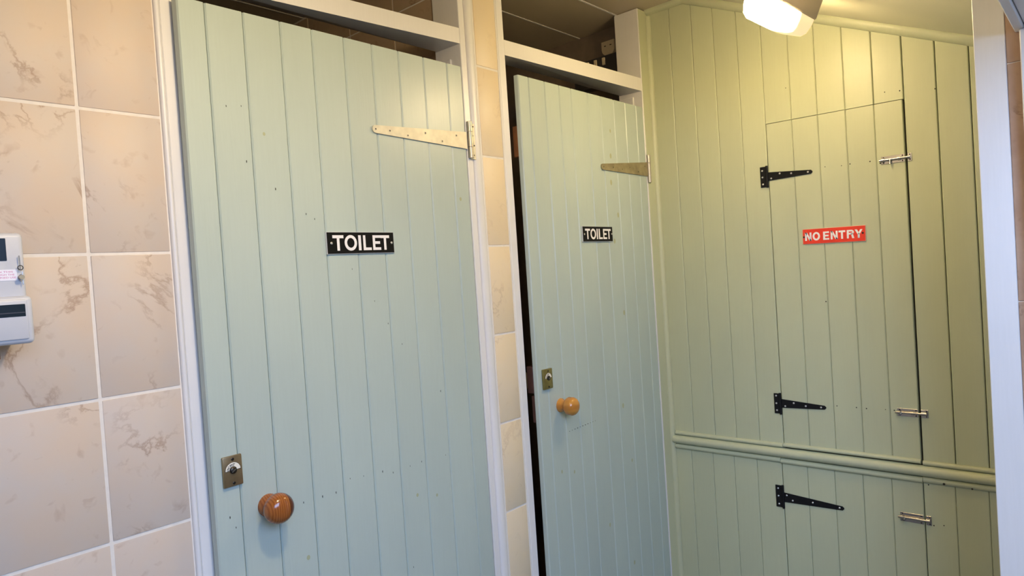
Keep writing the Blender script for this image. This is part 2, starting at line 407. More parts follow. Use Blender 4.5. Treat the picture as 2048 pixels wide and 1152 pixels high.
# --- partition and cubicle walls
wm = BM(); box(wm, 0.9618, 1.06, 0.10, 1.56, 0, CEIL); wm = st(obj('wall_middle', wm, 'grout'), 'tiled partition between the two cubicles')
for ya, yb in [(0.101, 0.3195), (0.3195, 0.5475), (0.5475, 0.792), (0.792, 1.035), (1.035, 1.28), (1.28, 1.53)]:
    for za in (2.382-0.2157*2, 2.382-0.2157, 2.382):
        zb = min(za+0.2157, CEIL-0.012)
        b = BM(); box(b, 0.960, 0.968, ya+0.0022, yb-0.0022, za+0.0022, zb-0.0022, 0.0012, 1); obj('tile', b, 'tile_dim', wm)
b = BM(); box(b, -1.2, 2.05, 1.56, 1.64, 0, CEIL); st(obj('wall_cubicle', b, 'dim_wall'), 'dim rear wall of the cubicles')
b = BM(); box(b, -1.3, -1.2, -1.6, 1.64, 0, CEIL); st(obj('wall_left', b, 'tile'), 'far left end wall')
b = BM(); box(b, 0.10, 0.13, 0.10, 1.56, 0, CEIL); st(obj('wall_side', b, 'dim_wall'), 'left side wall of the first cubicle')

# --- door frames
def frame(name, label, xl0, xl1, xr0, xr1, tl, tr, th, zback):
    f = st(empty(name), label)
    b = BM(); box(b, xl0, xl1, -0.002, 0.10, 0, CEIL-0.01, 0.0015, 1); obj('jamb', b, 'white', f)
    b = BM(); box(b, xr0, xr1, -0.002, 0.10, 0, CEIL-0.01, 0.0015, 1); obj('jamb', b, 'white', f)
    # transom rail (slightly out of level)
    bm = BM(); x0, x1 = xl1+0.0002, xr0-0.0002
    vs = [bm.verts.new(p) for p in ((x0, -0.001, tl), (x1, -0.001, tr), (x1, -0.001, tr+th[1]), (x0, -0.001, tl+th[0]),
                                    (x0, 0.092, zback), (x1, 0.092, zback), (x1, 0.092, tr+th[1]), (x0, 0.092, tr+th[1]))]
    for q in ((0, 1, 2, 3), (4, 7, 6, 5), (0, 4, 5, 1), (1, 5, 6, 2), (2, 6, 7, 3), (3, 7, 4, 0)): bm.faces.new([vs[i] for i in q])
    bmesh.ops.recalc_face_normals(bm, faces=bm.faces[:]); obj('transom', bm, 'white', f)
    # door stop bead inside each jamb
    for xa, xb in ((xl1, xl1+0.007), (xr0-0.007, xr0)):
        b = BM(); box(b, xa, xb, 0.034, 0.092, 0, min(tl, tr)-0.004, 0.0012, 1); obj('door_stop', b, 'white', f)
    return f
f1 = frame('trim_1', 'white painted frame and transom of the first toilet door', 0.147, 0.1705, 0.9215, 0.9425, 2.1685, 2.1985, (0.0432, 0.0415), 2.2005)
for xa, xb, x_c in ((0.1355, 0.1465, 0.141), (0.944, 0.973, 0.9585)):      # rounded architrave bead beside each jamb
    b = BM(); w2 = (xb-xa)/2
    poly = [(xa, 0.008)] + [(x_c - w2*math.cos(t), -0.001-0.006*math.sin(t)) for t in [i*PI/8 for i in range(9)]] + [(xb, 0.008)]
    A = [b.verts.new((x, y, 0)) for x, y in poly]; B_ = [b.verts.new((x, y, CEIL-0.01)) for x, y in poly]
    for i in range(len(poly)): b.faces.new((A[i], A[(i+1) % len(poly)], B_[(i+1) % len(poly)], B_[i]))
    b.faces.new(A); b.faces.new(B_[::-1]); bmesh.ops.recalc_face_normals(b, faces=b.faces[:])
    sharp(obj('architrave', b, 'white', f1), 50)
b = BM(); box(b, 0.973, 0.980, -0.0015, 0.006, 0, CEIL-0.01, 0.001, 1); obj('sealant', b, 'caulk', f1)
f2 = frame('trim_2', 'white painted frame and transom of the second toilet door', 1.0735, 1.1005, 1.8515, 1.8580, 2.2020, 2.2142, (0.0442, 0.0472), 2.2165)
b = BM(); box(b, 1.0675, 1.0735, -0.0015, 0.006, 0, CEIL-0.01, 0.001, 1); obj('sealant', b, 'caulk', f2)

# --- wall_right: boarded wall, local frame X = towards the viewer's right (-y), Y = into the wall
wr = BM()
WR = empty('wall_right', (1.92, 0, 0), -PI/2); st(WR, 'green painted boarded wall with two hatches')
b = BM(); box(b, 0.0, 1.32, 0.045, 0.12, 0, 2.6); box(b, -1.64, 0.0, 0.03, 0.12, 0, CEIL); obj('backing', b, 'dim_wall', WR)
UP = [0.0, 0.092, 0.1777, 0.2588, 0.343, 0.4255, 0.5118, 0.5938, 0.677, 0.758, 0.8395, 0.923, 1.004, 1.085, 1.168, 1.25]
LO = [0.0, 0.0775, 0.1634, 0.2445, 0.328, 0.4150, 0.4995, 0.585, 0.670, 0.752, 0.8376, 0.919, 1.000, 1.08, 1.165, 1.25]
ZR = 0.872
HT = lambda x: 2.0152 - (x-0.4255)*(0.0061/0.414)      # top edge of the upper hatch
for a, c in zip(UP, UP[1:]):
    inside = 0.42 < a and c < 0.845
    za, zc = ceil_z(-a)-0.002, ceil_z(-c)-0.002
    if a < -RIDGE < c: za = min(za, CEIL-0.002)
    if inside: obj('board', board_bm(a, c, HT(a)+0.0007, za, zc, c=0.0022, g=0.0013 if c > 0.8 else 0.0004, zb1=HT(c)+0.0007), 'green_lamplit', WR)
    else: obj('board', board_bm(a, c, ZR, za, zc, c=0.0022, g=0.0011 if a > 0.8 else 0.0004), 'green_lamplit', WR)
for a, c in zip(LO, LO[1:]):
    if 0.41 < a and c < 0.84: continue
    obj('board', board_bm(a, c, 0.0, ZR, ZR, c=0.0020), 'green_lamplit', WR)

def half_round(x0, x1, z0, z1, proud):
    """moulding roll along X between z0 and z1, bulging to -proud"""
    bm = BM(); zc = (z0+z1)/2; hz = (z1-z0)/2
    sec = [(0.0005, zc-hz)] + [(-proud*math.sin(t), zc-hz*math.cos(t)) for t in [PI*i/12 for i in range(1, 12)]] + [(0.0005, zc+hz)]
    A = [bm.verts.new((x0, y, z)) for y, z in sec]; B = [bm.verts.new((x1, y, z)) for y, z in sec]
    bm.faces.new(A); bm.faces.new(B[::-1])
    for i in range(len(sec)): bm.faces.new((A[i], A[(i+1) % len(sec)], B[(i+1) % len(sec)], B[i]))
    bmesh.ops.recalc_face_normals(bm, faces=bm.faces[:]); return bm
rail = st(empty('trim_3', (1.92, 0, 0), -PI/2), 'green dado rail of three rolls across the boarded wall')
sharp(obj('main_roll', half_round(0.012, 1.25, 0.8815, 0.9145, 0.020), 'green_lamplit', rail), 60)
for x0, x1 in ((0.020, 0.4250), (0.8405, 1.25)):
    sharp(obj('upper_roll', half_round(x0, x1, 0.9150, 0.9300, 0.010), 'green_lamplit', rail), 60)
for x0, x1 in ((0.018, 0.4150), (0.8390, 1.25)):
    sharp(obj('lower_roll', half_round(x0, x1, 0.8625, 0.8810, 0.011), 'green_lamplit', rail), 60)

# corner strip, cove along the ceiling
cs = st(empty('trim_4'), 'green corner strip between second toilet door and boarded wall')
b = BM(); box(b, 1.8550, 1.92, -0.004, -0.0021, 0, CEIL-0.012, 0.0015, 1); obj('strip', b, 'green_lamplit', cs)
b = BM(); tube(b, (1.9165, -0.003, 0), (1.9165, -0.003, CEIL-0.03), 0.0135, 20); sharp(obj('bead', b, 'green_lamplit', cs), 60)
cv = st(empty('trim_5'), 'green cove moulding along the top of the boarded wall')
RC = 0.021
b = BM(); tube(b, (1.918, -0.004, CEIL-0.004), (1.918, RIDGE-0.005, CEIL-0.004), RC, 20); sharp(obj('cove', b, 'green_lamplit', cv), 60)
b = BM(); tube(b, (1.918, RIDGE+0.004, CEIL-0.003), (1.918, -1.26, ceil_z(-1.26)-0.003), RC, 20); sharp(obj('cove', b, 'green_lamplit', cv), 60)
for ya, yb, mt in [(-0.015, -0.022, 'white'), (-0.03, -0.06, 'white'), (-0.80, -0.845, 'hole'), (-0.848, -0.888, 'hole'), (-0.888, -0.894, 'white'), (-0.90, -0.94, 'hole'), (-0.945, -0.99, 'white'), (-0.57, -0.60, 'white'), (-0.70, -0.745, 'white')]:
    off = 0.0 if ya > RIDGE else -0.002
    b = BM(); tube(b, (1.918-RC*0.62, ya, ceil_z(ya)-0.003-RC*0.72), (1.918-RC*0.62, yb, ceil_z(yb)-0.003-RC*0.72), 0.0016, 8)
    obj('paint_crack', b, mt, cv)

# --- pier and doorway head on the viewer's side
pier = st(empty('wall_front'), 'wall and doorway around the viewer, brown tile beside a white board')
b = BM(); box(b, 1.404, 1.55, -1.30, -1.088, 0, 2.14); obj('pier_core', b, 'grout', pier)
b = BM(); box(b, -1.2, 1.404, -1.30, -1.20, 2.06, 2.18); obj('wall_above', b, 'tile', pier)
b = BM(); box(b, -1.2, -1.05, -1.30, -1.17, 0, 2.06); obj('wall_beside', b, 'tile', pier)
b = BM(); box(b, 1.40, 1.56, -1.138, -1.083, 0, 2.125, 0.0012, 1); obj('corner_board', b, 'white', pier)
for k in range(-3, 2):
    za = 1.44+0.5*k; zb = min(za+0.5, 2.10)
    b = BM(); box(b, 1.4015, 1.41, -1.29, -1.139, za+0.001, zb-0.001, 0.001, 1); obj('tile', b, 'tile_brown', pier)
df = st(empty('trim_6'), 'white door frame head and jamb around the viewer')
b = BM(); box(b, 1.372, 1.4012, -1.30, -1.1645, 0, 1.9985, 0.002, 1); obj('jamb', b, 'white', df)
b = BM(); box(b, -1.1, 1.4012, -1.172, -1.155, 2.0, 2.068, 0.002, 1); obj('head', b, 'white', df)
b = BM(); box(b, -1.1, 1.4012, -1.30, -1.173, 2.006, 2.066, 0.002, 1); obj('head_stop', b, 'white', df)

# ------------------------------------------------------------------ toilet doors
def door(name, label, hinge, left, seams, ztop_r, ztop_l, zb, width, thick):
    hx, hy = hinge; lx, ly = left; rz = math.atan2(hy-ly, hx-lx)
    d = st(empty(name, (hx, hy, 0), rz), label)
    xs = [0.0] + [-s for s in seams] + [-width]
    zt = lambda x: ztop_r + (ztop_l-ztop_r)*(-x/width)
    for a, c in zip(xs, xs[1:]):
        o = obj('board', board_bm(c, a, zb, zt(c), zt(a), t=thick, c=0.0028), 'green', d)
    for zc, ins in ((ztop_r-0.20, 0.002 if name == 'door_2' else 0.05), (1.25, 0.06), (0.45, 0.06)):         # ledges across the back
        b = BM(); box(b, -width+ins, -0.03, thick, thick+0.020, zc-0.045, zc+0.045, 0.002, 1); obj('ledge', b, 'bare_wood', d)
    return d
d1 = door('door_1', 'nearer pale green boarded toilet door with big striped knob', (0.9175, -0.004), (0.175, -0.032),
          [0.0552, 0.1386, 0.221, 0.3018, 0.3809, 0.4644, 0.5405, 0.6224, 0.6997], 2.1342, 2.1222, 0.06, 0.7525, 0.020)
d2 = door('door_2', 'second pale green toilet door standing slightly ajar beside the corner', (1.8490, -0.002), (1.1198, -0.030),
          [0.0519, 0.1302, 0.2082, 0.2918, 0.3712, 0.4658, 0.5307, 0.6055, 0.6832], 2.1523, 2.1415, 0.06, 0.7322, 0.015)

def strap_hinge(parent, tip, root, z_tip, h_tip, z_root, h_root, kn, kz0, kz1, leaf, lz0, lz1, mat, screws, leaf_screws, smat):
    h = empty('strap_hinge', (0, 0, 0), 0, parent)
    # tapering strap with a rounded tip
    n = 8; poly = [(-root, z_root-h_root/2), (-root, z_root+h_root/2)]
    r = h_tip/2
    for i in range(n+1):
        t = PI/2 + PI*i/n; poly.append((-(tip-r) + r*math.cos(t), z_tip + r*math.sin(t)))
    bm = BM(); prism(bm, poly, -0.0046, -0.0012); obj('strap', bm, mat, h)
    m = BM()
    seg = [kz0, kz0+(kz1-kz0)*0.30, kz0+(kz1-kz0)*0.72, kz1]
    for a, c in zip(seg, seg[1:]): tube(m, (-kn, -0.0056, a+0.0005), (-kn, -0.0056, c-0.0005), 0.0076, 18)
    sharp(obj('knuckle', m, 'knuckle', h), 40)
    m = BM(); box(m, -kn+0.001, -leaf, -0.0035, -0.0005, lz0, lz1, 0.0006, 1); obj('fixing_leaf', m, mat, h)
    for x, z in screws:
        obj('screw', screw_bm(-x, z, -0.0046, 0.0032, 0.0010), mat, h); obj('screw_slot', screw_bm(-x, z, -0.0053, 0.0019, 0.0006), smat, h)
    for x, z in leaf_screws:
        obj('screw', screw_bm(-x, z, -0.0035, 0.0022, 0.0010), smat, h)
    return h
strap_hinge(d1, 0.3195, 0.0015, 1.929, 0.0185, 1.935, 0.0455, -0.0105, 1.8885, 1.9875, -0.0325, 1.886, 1.984, 'zinc',
            [(0.311, 1.929), (0.2683, 1.9299), (0.212, 1.9247), (0.1528, 1.9375), (0.0949, 1.9232), (0.0413, 1.9441)],
            [(-0.0265, 1.9757), (-0.0235, 1.9507), (-0.0275, 1.924), (-0.0245, 1.8976)], 'dark_metal')
strap_hinge(d2, 0.3175, -0.001, 1.9085, 0.020, 1.9225, 0.052, -0.0095, 1.8735, 1.976, -0.0225, 1.872, 1.972, 'tarnish',
            [(0.3045, 1.9084), (0.2429, 1.9112), (0.1833, 1.9087), (0.1297, 1.9205), (0.0708, 1.908), (0.0198, 1.9321)],
            [(-0.0180, 1.965), (-0.0180, 1.885)], 'dark_metal')

def lock(parent, x0, x1, z0, z1, t, mat, zpiv):
    """privacy indicator plate: bevelled slab, arched window with an ivory dial, slotted spindle, two screws"""
    L = empty('indicator_lock', (0, 0, 0), 0, parent); cx = (x0+x1)/2; zc = zpiv
    bm = BM(); box(bm, x0, x1, -t, 0.0, z0, z1, 0.0018, 2); sharp(obj('plate', bm, mat, L), 40)
    ri, ro = 0.0075, 0.0150
    def arc(r0, r1, a0, a1, y0, y1, m, nm):
        n = 18; bm = BM()
        pts = [(cx+r1*math.cos(a0+(a1-a0)*i/n), zc+r1*math.sin(a0+(a1-a0)*i/n)) for i in range(n+1)]
        pts += [(cx+r0*math.cos(a1-(a1-a0)*i/n), zc+r0*math.sin(a1-(a1-a0)*i/n)) for i in range(n+1)]
        A = [bm.verts.new((x, y0, z)) for x, z in pts]; B = [bm.verts.new((x, y1, z)) for x, z in pts]
        N = len(pts)
        for i in range(n): bm.faces.new((A[i], A[i+1], A[N-2-i], A[N-1-i])); bm.faces.new((B[i], B[N-1-i], B[N-2-i], B[i+1]))
        for i in range(N): bm.faces.new((A[i], B[i], B[(i+1) % N], A[(i+1) % N]))
        bmesh.ops.recalc_face_normals(bm, faces=bm.faces[:]); return obj(nm, bm, m, L)
    arc(ri-0.0006, ro+0.0006, -0.05, PI+0.05, -t-0.0002, -t+0.0004, 'dark_metal', 'window_rim')
    arc(ri, ro, 0.05, PI-0.0, -t-0.0004, -t+0.0004, 'dial', 'dial')
    # the word round the dial
    bmL = BM()
    word = 'VACANT'
    for k, ch in enumerate(word):
        ang = PI*0.98 - k*0.345
        cu = bpy.data.curves.new('t', 'FONT'); cu.body = ch; cu.size = 0.0062; cu.align_x = 'CENTER'; cu.offset = 0.00012; cu.resolution_u = 2
        tmp = bpy.data.objects.new('tmp', cu); C.objects.link(tmp)
        me = bpy.data.meshes.new_from_object(tmp.evaluated_get(bpy.context.evaluated_depsgraph_get()))
        bpy.data.objects.remove(tmp)
        R = ang - PI/2
        for v in me.vertices:
            x, z = v.co.x, v.co.y + ri + 0.0012
            v.co = Vector((cx + x*math.cos(R) - z*math.sin(R), -t-0.0007, zc + x*math.sin(R) + z*math.cos(R)))
        bmL.from_mesh(me); bpy.data.meshes.remove(me)
    obj('lettering', bmL, 'ink', L)
    bm = BM(); lathe_y(bm, [(0.0066, -t), (0.0066, -t-0.0028), (0.0050, -t-0.0042), (0, -t-0.0044)], cx, zc, 20); sharp(obj('spindle', bm, 'dark_metal', L), 40)
    bm = BM(); box(bm, -0.0052, 0.0052, -t-0.0052, -t-0.0040, -0.0009, 0.0009)
    obj('slot', bm, 'steel', L, (cx, 0, zc), (0, math.radians(-32), 0))
    for z in (z0+0.0065, z1-0.0065): obj('screw', screw_bm(cx+0.0005, z, -t, 0.0030, 0.0010), 'dark_metal', L)
    return L
lock(d1, -0.7345, -0.6960, 1.1990, 1.2575, 0.0065, 'brass', 1.2300)
lock(d2, -0.7115, -0.6690, 1.2212, 1.2808, 0.0085, 'brass_b', 1.2535)

def knob(parent, x, z, mat, R=0.030):
    prof = [(0.0225, 0.0), (0.0225, -0.004), (0.0190, -0.010), (0.0165, -0.0165), (0.0185, -0.0215), (0.0255, -0.0265), (0.0292, -0.0330),
            (R, -0.0395), (0.0290, -0.0460), (0.0262, -0.0520), (0.0215, -0.0568), (0.0145, -0.0600), (0.0070, -0.0614), (0, -0.0617)]
    bm = BM(); lathe_y(bm, [(r*R/0.030, y) for r, y in prof], 0, 0, 36)
    return obj('knob', bm, mat, parent, (x, 0, z), smooth=True)
knob(d1, -0.6456, 1.1404, 'knob_a'); knob(d2, -0.628, 1.1600, 'knob_b', 0.0285)

# brown rim lock, its brass catch and a ledge end showing behind the ajar door's edge
b = BM(); box(b, -0.732, -0.63, 0.0155, 0.040, 1.212, 1.292, 0.002, 1); obj('rim_lock', b, 'red_brown', d2)
b = BM(); box(b, -0.728, -0.64, 0.041, 0.055, 1.225, 1.272, 0.002, 1); obj('catch', b, 'brass', d2)
b = BM(); box(b, -0.7300, -0.70, 0.0155, 0.029, 1.125, 1.205, 0.002, 1); obj('wood_packer', b, 'red_brown', d2)

# nail dents and stains
def marks(parent, name, pts, mat, rx, rz, y=-0.0004):
    bm = BM()
    for x, z in pts:
        n = 8; jx = random.uniform(0.7, 1.2)
        a = [bm.verts.new((x+rx*jx*math.cos(2*PI*i/n), y, z+rz*jx*math.sin(2*PI*i/n))) for i in range(n)]
        c = bm.verts.new((x, y-0.0001, z))
        for i in range(n): bm.faces.new((a[i], a[(i+1) % n], c))
    bmesh.ops.recalc_face_normals(bm, faces=bm.faces[:])
    return obj(name, bm, mat, parent, kind='stuff')
N1 = [(0.6714, 1.9308), (0.6404, 1.9353), (0.6375, 1.826), (0.5785, 1.7745), (0.4911, 1.7146), (0.5111, 1.7249), (0.4027, 1.6033), (0.3459, 1.5266), (0.3108, 1.4707), (0.2725, 1.4172), (0.157, 1.2828), (0.4482, 1.1388), (0.4116, 1.1344), (0.3576, 1.1301), (0.3271, 1.1195), (0.2741, 1.121), (0.2367, 1.1223), (0.1549, 1.118), (0.5671, 1.1213), (0.521, 1.1202), (0.4868, 1.1188), (0.725, 1.1406), (0.7148, 1.1179), (0.2852, 0.878)]
marks(d1, 'nail_dents', [(-x, z) for x, z in N1], 'hole', 0.0009, 0.0026)
marks(d1, 'faint_stains', [(-x, z) for x, z in [(0.5951, 1.8853), (0.0368, 1.7764), (0.2569, 1.0451), (0.5649, 1.0044), (0.1933, 1.0263)]], 'stain', 0.0040, 0.0050, -0.0002)
S2 = [(0.2411, 2.0371), (0.248, 1.9503), (0.2556, 1.8587), (0.2228, 1.7476), (0.2567, 1.6572), (0.2234, 1.4071), (0.2685, 1.089), (0.2315, 0.8899), (0.2573, 0.5385), (0.3969, 0.7165), (0.5778, 0.9426), (0.6422, 0.96)]
marks(d2, 'faint_stains', [(-x, z) for x, z in S2], 'stain', 0.0055, 0.0085, -0.0002)
marks(d2, 'scratch', [(-(0.5903-0.0145*k), 1.0720+0.0002*k) for k in range(11)], 'hole', 0.0026, 0.0011)

# ------------------------------------------------------------------ hatches in the boarded wall
def rounded_strap(root, tip, zr, hr, zt, ht):
    poly = [(root, zr-hr/2)]; c = ht*0.35
    poly += [(tip-c, zt-ht/2), (tip, zt-ht/2+c), (tip, zt+ht/2-c), (tip-c, zt+ht/2), (root, zr+hr/2)]
    bm = BM(); prism(bm, poly, -0.0026, 0.0); return bm
def tee_hinge(parent, l0, l1, lz0, lz1, root, tip, zr, hr, zt, ht, lscr, sscr):
    h = empty('tee_hinge', (0, 0, 0), 0, parent)
    b = BM(); box(b, l0, l1-0.004, -0.0026, 0.0, lz0, lz1, 0.0005, 1); obj('fixing_leaf', b, 'black', h)
    b = BM(); tube(b, (l1-0.001, -0.0035, lz0-0.002), (l1-0.001, -0.0035, lz1+0.002), 0.0040, 12); sharp(obj('knuckle', b, 'black', h), 40)
    obj('strap', rounded_strap(root, tip, zr, hr, zt, ht), 'black', h)
    for x, z in lscr + sscr: obj('screw', screw_bm(x, z, -0.0026, 0.0030, 0.0012), 'screw', h)
    return h
def barrel_bolt(parent, x0, x1, xgap, z0, z1, knob_x, knob_dir):
    """sliding bolt: back plate, two loops, round bar with its knob"""
    h = empty('barrel_bolt', (0, 0, 0), 0, parent); zc = (z0+z1)/2
    b = BM(); box(b, x0+0.004, xgap, -0.0018, 0.0, z0, z1, 0.0005, 1); obj('plate', b, 'steel', h)
    b = BM(); tube(b, (x0, -0.0062, zc), (x1-0.004, -0.0062, zc), 0.0036, 14); sharp(obj('bar', b, 'steel', h), 40)
    for xx in (x0+0.010, xgap-0.014):
        b = BM()
        sec = [(0.0055*math.cos(t), -0.0062-0.0055*math.sin(t)) for t in [PI*i/8 for i in range(9)]]
        sec = [(0.0055, 0.0)] + sec + [(-0.0055, 0.0)]
        A = [b.verts.new((xx-0.004, y, zc+z)) for z, y in sec]; B = [b.verts.new((xx+0.004, y, zc+z)) for z, y in sec]
        b.faces.new(A); b.faces.new(B[::-1])
        for i in range(len(sec)): b.faces.new((A[i], A[(i+1) % len(sec)], B[(i+1) % len(sec)], B[i]))
        bmesh.ops.recalc_face_normals(b, faces=b.faces[:]); sharp(obj('loop', b, 'steel', h), 40)
    d = Vector(knob_dir).normalized(); p = Vector((knob_x, -0.0062, zc))
    b = BM(); tube(b, p, p+d*0.015, 0.0030, 12, 0.0034); sharp(obj('bolt_knob', b, 'steel', h), 40)
    for xx in (x0+0.011, xgap-0.006):
        for zz in (z0+0.0042, z1-0.0042): obj('screw', screw_bm(xx, zz, -0.0018, 0.0022, 0.0008), 'dark_metal', h)
    return h
def keeper(x0, x1, z0, z1):
    h = empty('bolt_keeper', (0, 0, 0), 0, WR); zc = (z0+z1)/2
    b = BM(); box(b, x0, x1, -0.0018, 0.0, z0, z1, 0.0005, 1); obj('plate', b, 'steel', h)
    b = BM(); sec = [(0.0058*math.cos(t), -0.0062-0.0050*math.sin(t)) for t in [PI*i/8 for i in range(9)]]; sec = [(0.0058, 0.0)] + sec + [(-0.0058, 0.0)]
    A = [b.verts.new((x0+0.001, y, zc+z)) for z, y in sec]; B = [b.verts.new((x1-0.003, y, zc+z)) for z, y in sec]
    b.faces.new(A); b.faces.new(B[::-1])
    for i in range(len(sec)): b.faces.new((A[i], A[(i+1) % len(sec)], B[(i+1) % len(sec)], B[i]))
    bmesh.ops.recalc_face_normals(b, faces=b.faces[:]); sharp(obj('socket', b, 'steel', h), 40)
    for zz in (z0+0.0042, z1-0.0042): obj('screw', screw_bm(x1-0.0045, zz, -0.0018, 0.0020, 0.0008), 'dark_metal', h)

up = empty('access_hatch', (1.92, 0, 0), -PI/2)
tag(up, 'tall green boarded hatch above the dado rail with two black hinges', 'hatch')
bx = [0.4268] + UP[6:10] + [0.8352]
for a, c in zip(bx, bx[1:]): obj('board', board_bm(a, c, 0.9180, HT(a)-0.0012, HT(c)-0.0012, c=0.0022), 'green_lamplit', up)
sharp(obj('rail_strip', half_round(0.4268, 0.8352, 0.9180, 0.9320, 0.011), 'green_lamplit', up), 60)
tee_hinge(up, 0.3995, 0.4240, 1.8040, 1.8733, 0.425, 0.5695, 1.8385, 0.0290, 1.8345, 0.0125,
          [(0.4070, 1.8604), (0.4070, 1.8383), (0.4075, 1.8145)], [(0.4363, 1.8308), (0.4654, 1.8435), (0.5029, 1.8385), (0.5560, 1.8350)])
tee_hinge(up, 0.4025, 0.4250, 1.0318, 1.1008, 0.426, 0.5715, 1.0675, 0.0295, 1.0645, 0.0125,
          [(0.4105, 1.0928), (0.4100, 1.0669), (0.4110, 1.0429)], [(0.4396, 1.0591), (0.4685, 1.0717), (0.5073, 1.0648), (0.5560, 1.0645)])
barrel_bolt(up, 0.7665, 0.8500, 0.8345, 1.8245, 1.8478, 0.7960, (0.05, -0.35, -1))
barrel_bolt(up, 0.7740, 0.8590, 0.8345, 1.0580, 1.0820, 0.7905, (-0.1, -1, -0.25))
keeper(0.8412, 0.8525, 1.8245, 1.8478); keeper(0.8412, 0.8605, 1.0580, 1.0820)
marks(up, 'screw_holes', [(0.6087, 1.8435), (0.6579, 1.8394), (0.6829, 1.8408), (0.7399, 1.8395), (0.7679, 1.8295), (0.6047, 1.0735), (0.6629, 1.0732), (0.6919, 1.0725), (0.7457, 1.0741), (0.7700, 1.0738), (0.5889, 1.4117)], 'hole', 0.0019, 0.0019)

lo = empty('access_hatch', (1.92, 0, 0), -PI/2)
tag(lo, 'lower green boarded hatch below the dado rail with one long black hinge', 'hatch')
bx = [0.4162] + LO[6:10] + [0.8360]
for a, c in zip(bx, bx[1:]): obj('board', board_bm(a, c, 0.03, 0.8790, 0.8790, c=0.0020), 'green_lamplit', lo)
sharp(obj('rail_strip', half_round(0.4162, 0.8375, 0.8605, 0.8785, 0.0115), 'green_lamplit', lo), 60)
tee_hinge(lo, 0.3900, 0.4165, 0.7068, 0.7825, 0.4175, 0.6095, 0.7435, 0.0325, 0.7395, 0.0125,
          [(0.3990, 0.7715), (0.3990, 0.7452), (0.3999, 0.7177)], [(0.4273, 0.7510), (0.4466, 0.7365), (0.5123, 0.7416), (0.5960, 0.7398)])
barrel_bolt(lo, 0.7670, 0.8530, 0.8335, 0.7335, 0.7615, 0.7860, (-0.1, -1, -0.3))
keeper(0.8400, 0.8545, 0.7335, 0.7615)
marks(WR, 'screw_holes', [(0.851, 0.857), (0.8596, 0.7356), (0.8854, 0.7409), (0.5, 2.12), (0.83, 2.035), (0.79, 2.04), (0.92, 2.02)], 'hole', 0.0018, 0.0020)
marks(rail, 'paint_chips', [(0.893, 0.869), (0.962, 0.866)], 'hole', 0.0030, 0.0030, -0.0118)

# ------------------------------------------------------------------ signs
def sign(name, label, parent_like, x0, x1, z0, z1, word, face, edge, lx, lz, bold, rim, screws, tilt=0.0, group=None, t=0.0045):
    loc = parent_like.location; rz = parent_like.rotation_euler.z
    cx, cz = (x0+x1)/2, (z0+z1)/2
    s = empty(name); m = Matrix.Translation(loc) @ Matrix.Rotation(rz, 4, 'Z') @ Matrix.Translation((cx, 0, cz)) @ Matrix.Rotation(tilt, 4, 'Y')
    s.matrix_world = m
    tag(s, label, 'sign', group)
    w2, h2 = (x1-x0)/2, (z1-z0)/2
    b = BM(); box(b, -w2, w2, -t, -0.0003, -h2, h2, 0.0006, 1); obj('plate', b, edge, s)
    b = BM(); box(b, -w2+rim, w2-rim, -t-0.0003, -t+0.0003, -h2+rim, h2-rim); obj('face', b, face, s)
    caps_obj('lettering', s, word, lx[0], lx[1], lz[0], lz[1], -t-0.0003, bold)
    for x, z, mt in screws: obj('screw', screw_bm(x, z, -t-0.0003, 0.0030, 0.0012), mt, s)
    return s
sign('door_sign', 'black TOILET sign with white capitals on the nearer door', d1, -0.4680, -0.2792, 1.6372, 1.6868, TOILET, 'sign_black', 'sign_edge',
     (-0.0790, 0.0800), (-0.0170, 0.0172), 0.0066, 0.0012, [(-0.0820, -0.0005, 'screw'), (0.0868, -0.0005, 'screw')])
sign('door_sign', 'black TOILET sign with white capitals on the ajar second door', d2, -0.4565, -0.2745, 1.6555, 1.7060, TOILET, 'sign_black', 'sign_edge',
     (-0.0765, 0.0790), (-0.0170, 0.0172), 0.0066, 0.0012, [(-0.0805, -0.0005, 'screw'), (0.0850, 0.0005, 'screw')])
sign('warning_sign', 'red NO ENTRY sign with white capitals screwed to the tall hatch', WR, 0.5283, 0.7180, 1.5990, 1.6485, NO_ENTRY, 'sign_red', 'sign_rim',
     (-0.0870, 0.0860), (-0.0135, 0.0130), 0.0058, 0.0012, [(-0.0905, -0.0010, 'dark_metal'), (0.0865, 0.0010, 'dark_metal')], tilt=math.radians(1.1), t=0.0035)

# ------------------------------------------------------------------ ceiling lamp on the slope
lamp = empty('bulkhead_lamp')
tag(lamp, 'lit bulkhead lamp with opal diffuser on the sloping ceiling', 'lamp')
lx, ly = 1.505, -0.673
ang = math.atan(SL)
LROT = math.radians(-6)
lamp.matrix_world = Matrix.Translation((lx, ly, ceil_z(ly))) @ Matrix.Rotation(ang, 4, 'X') @ Matrix.Rotation(LROT, 4, 'Z')
def rrect_loft(bm, layers, seg=6):
    """layers [(hx, hy, corner r, z)] of rounded rectangles, lofted and capped"""
    rings = []
    for hx, hy, r, z in layers:
        ring = []
        for sx, sy, a0 in ((1, 1, 0), (-1, 1, PI/2), (-1, -1, PI), (1, -1, 3*PI/2)):
            for i in range(seg+1):
                t = a0 + PI/2*i/seg
                ring.append(bm.verts.new((sx*(hx-r)+r*math.cos(t), sy*(hy-r)+r*math.sin(t), z)))
        rings.append(ring)
    n = len(rings[0])
    for a, c in zip(rings, rings[1:]):
        for i in range(n): bm.faces.new((a[i], a[(i+1) % n], c[(i+1) % n], c[i]))
    bm.faces.new(rings[0]); bm.faces.new(rings[-1][::-1])
    bmesh.ops.recalc_face_normals(bm, faces=bm.faces[:]); return bm
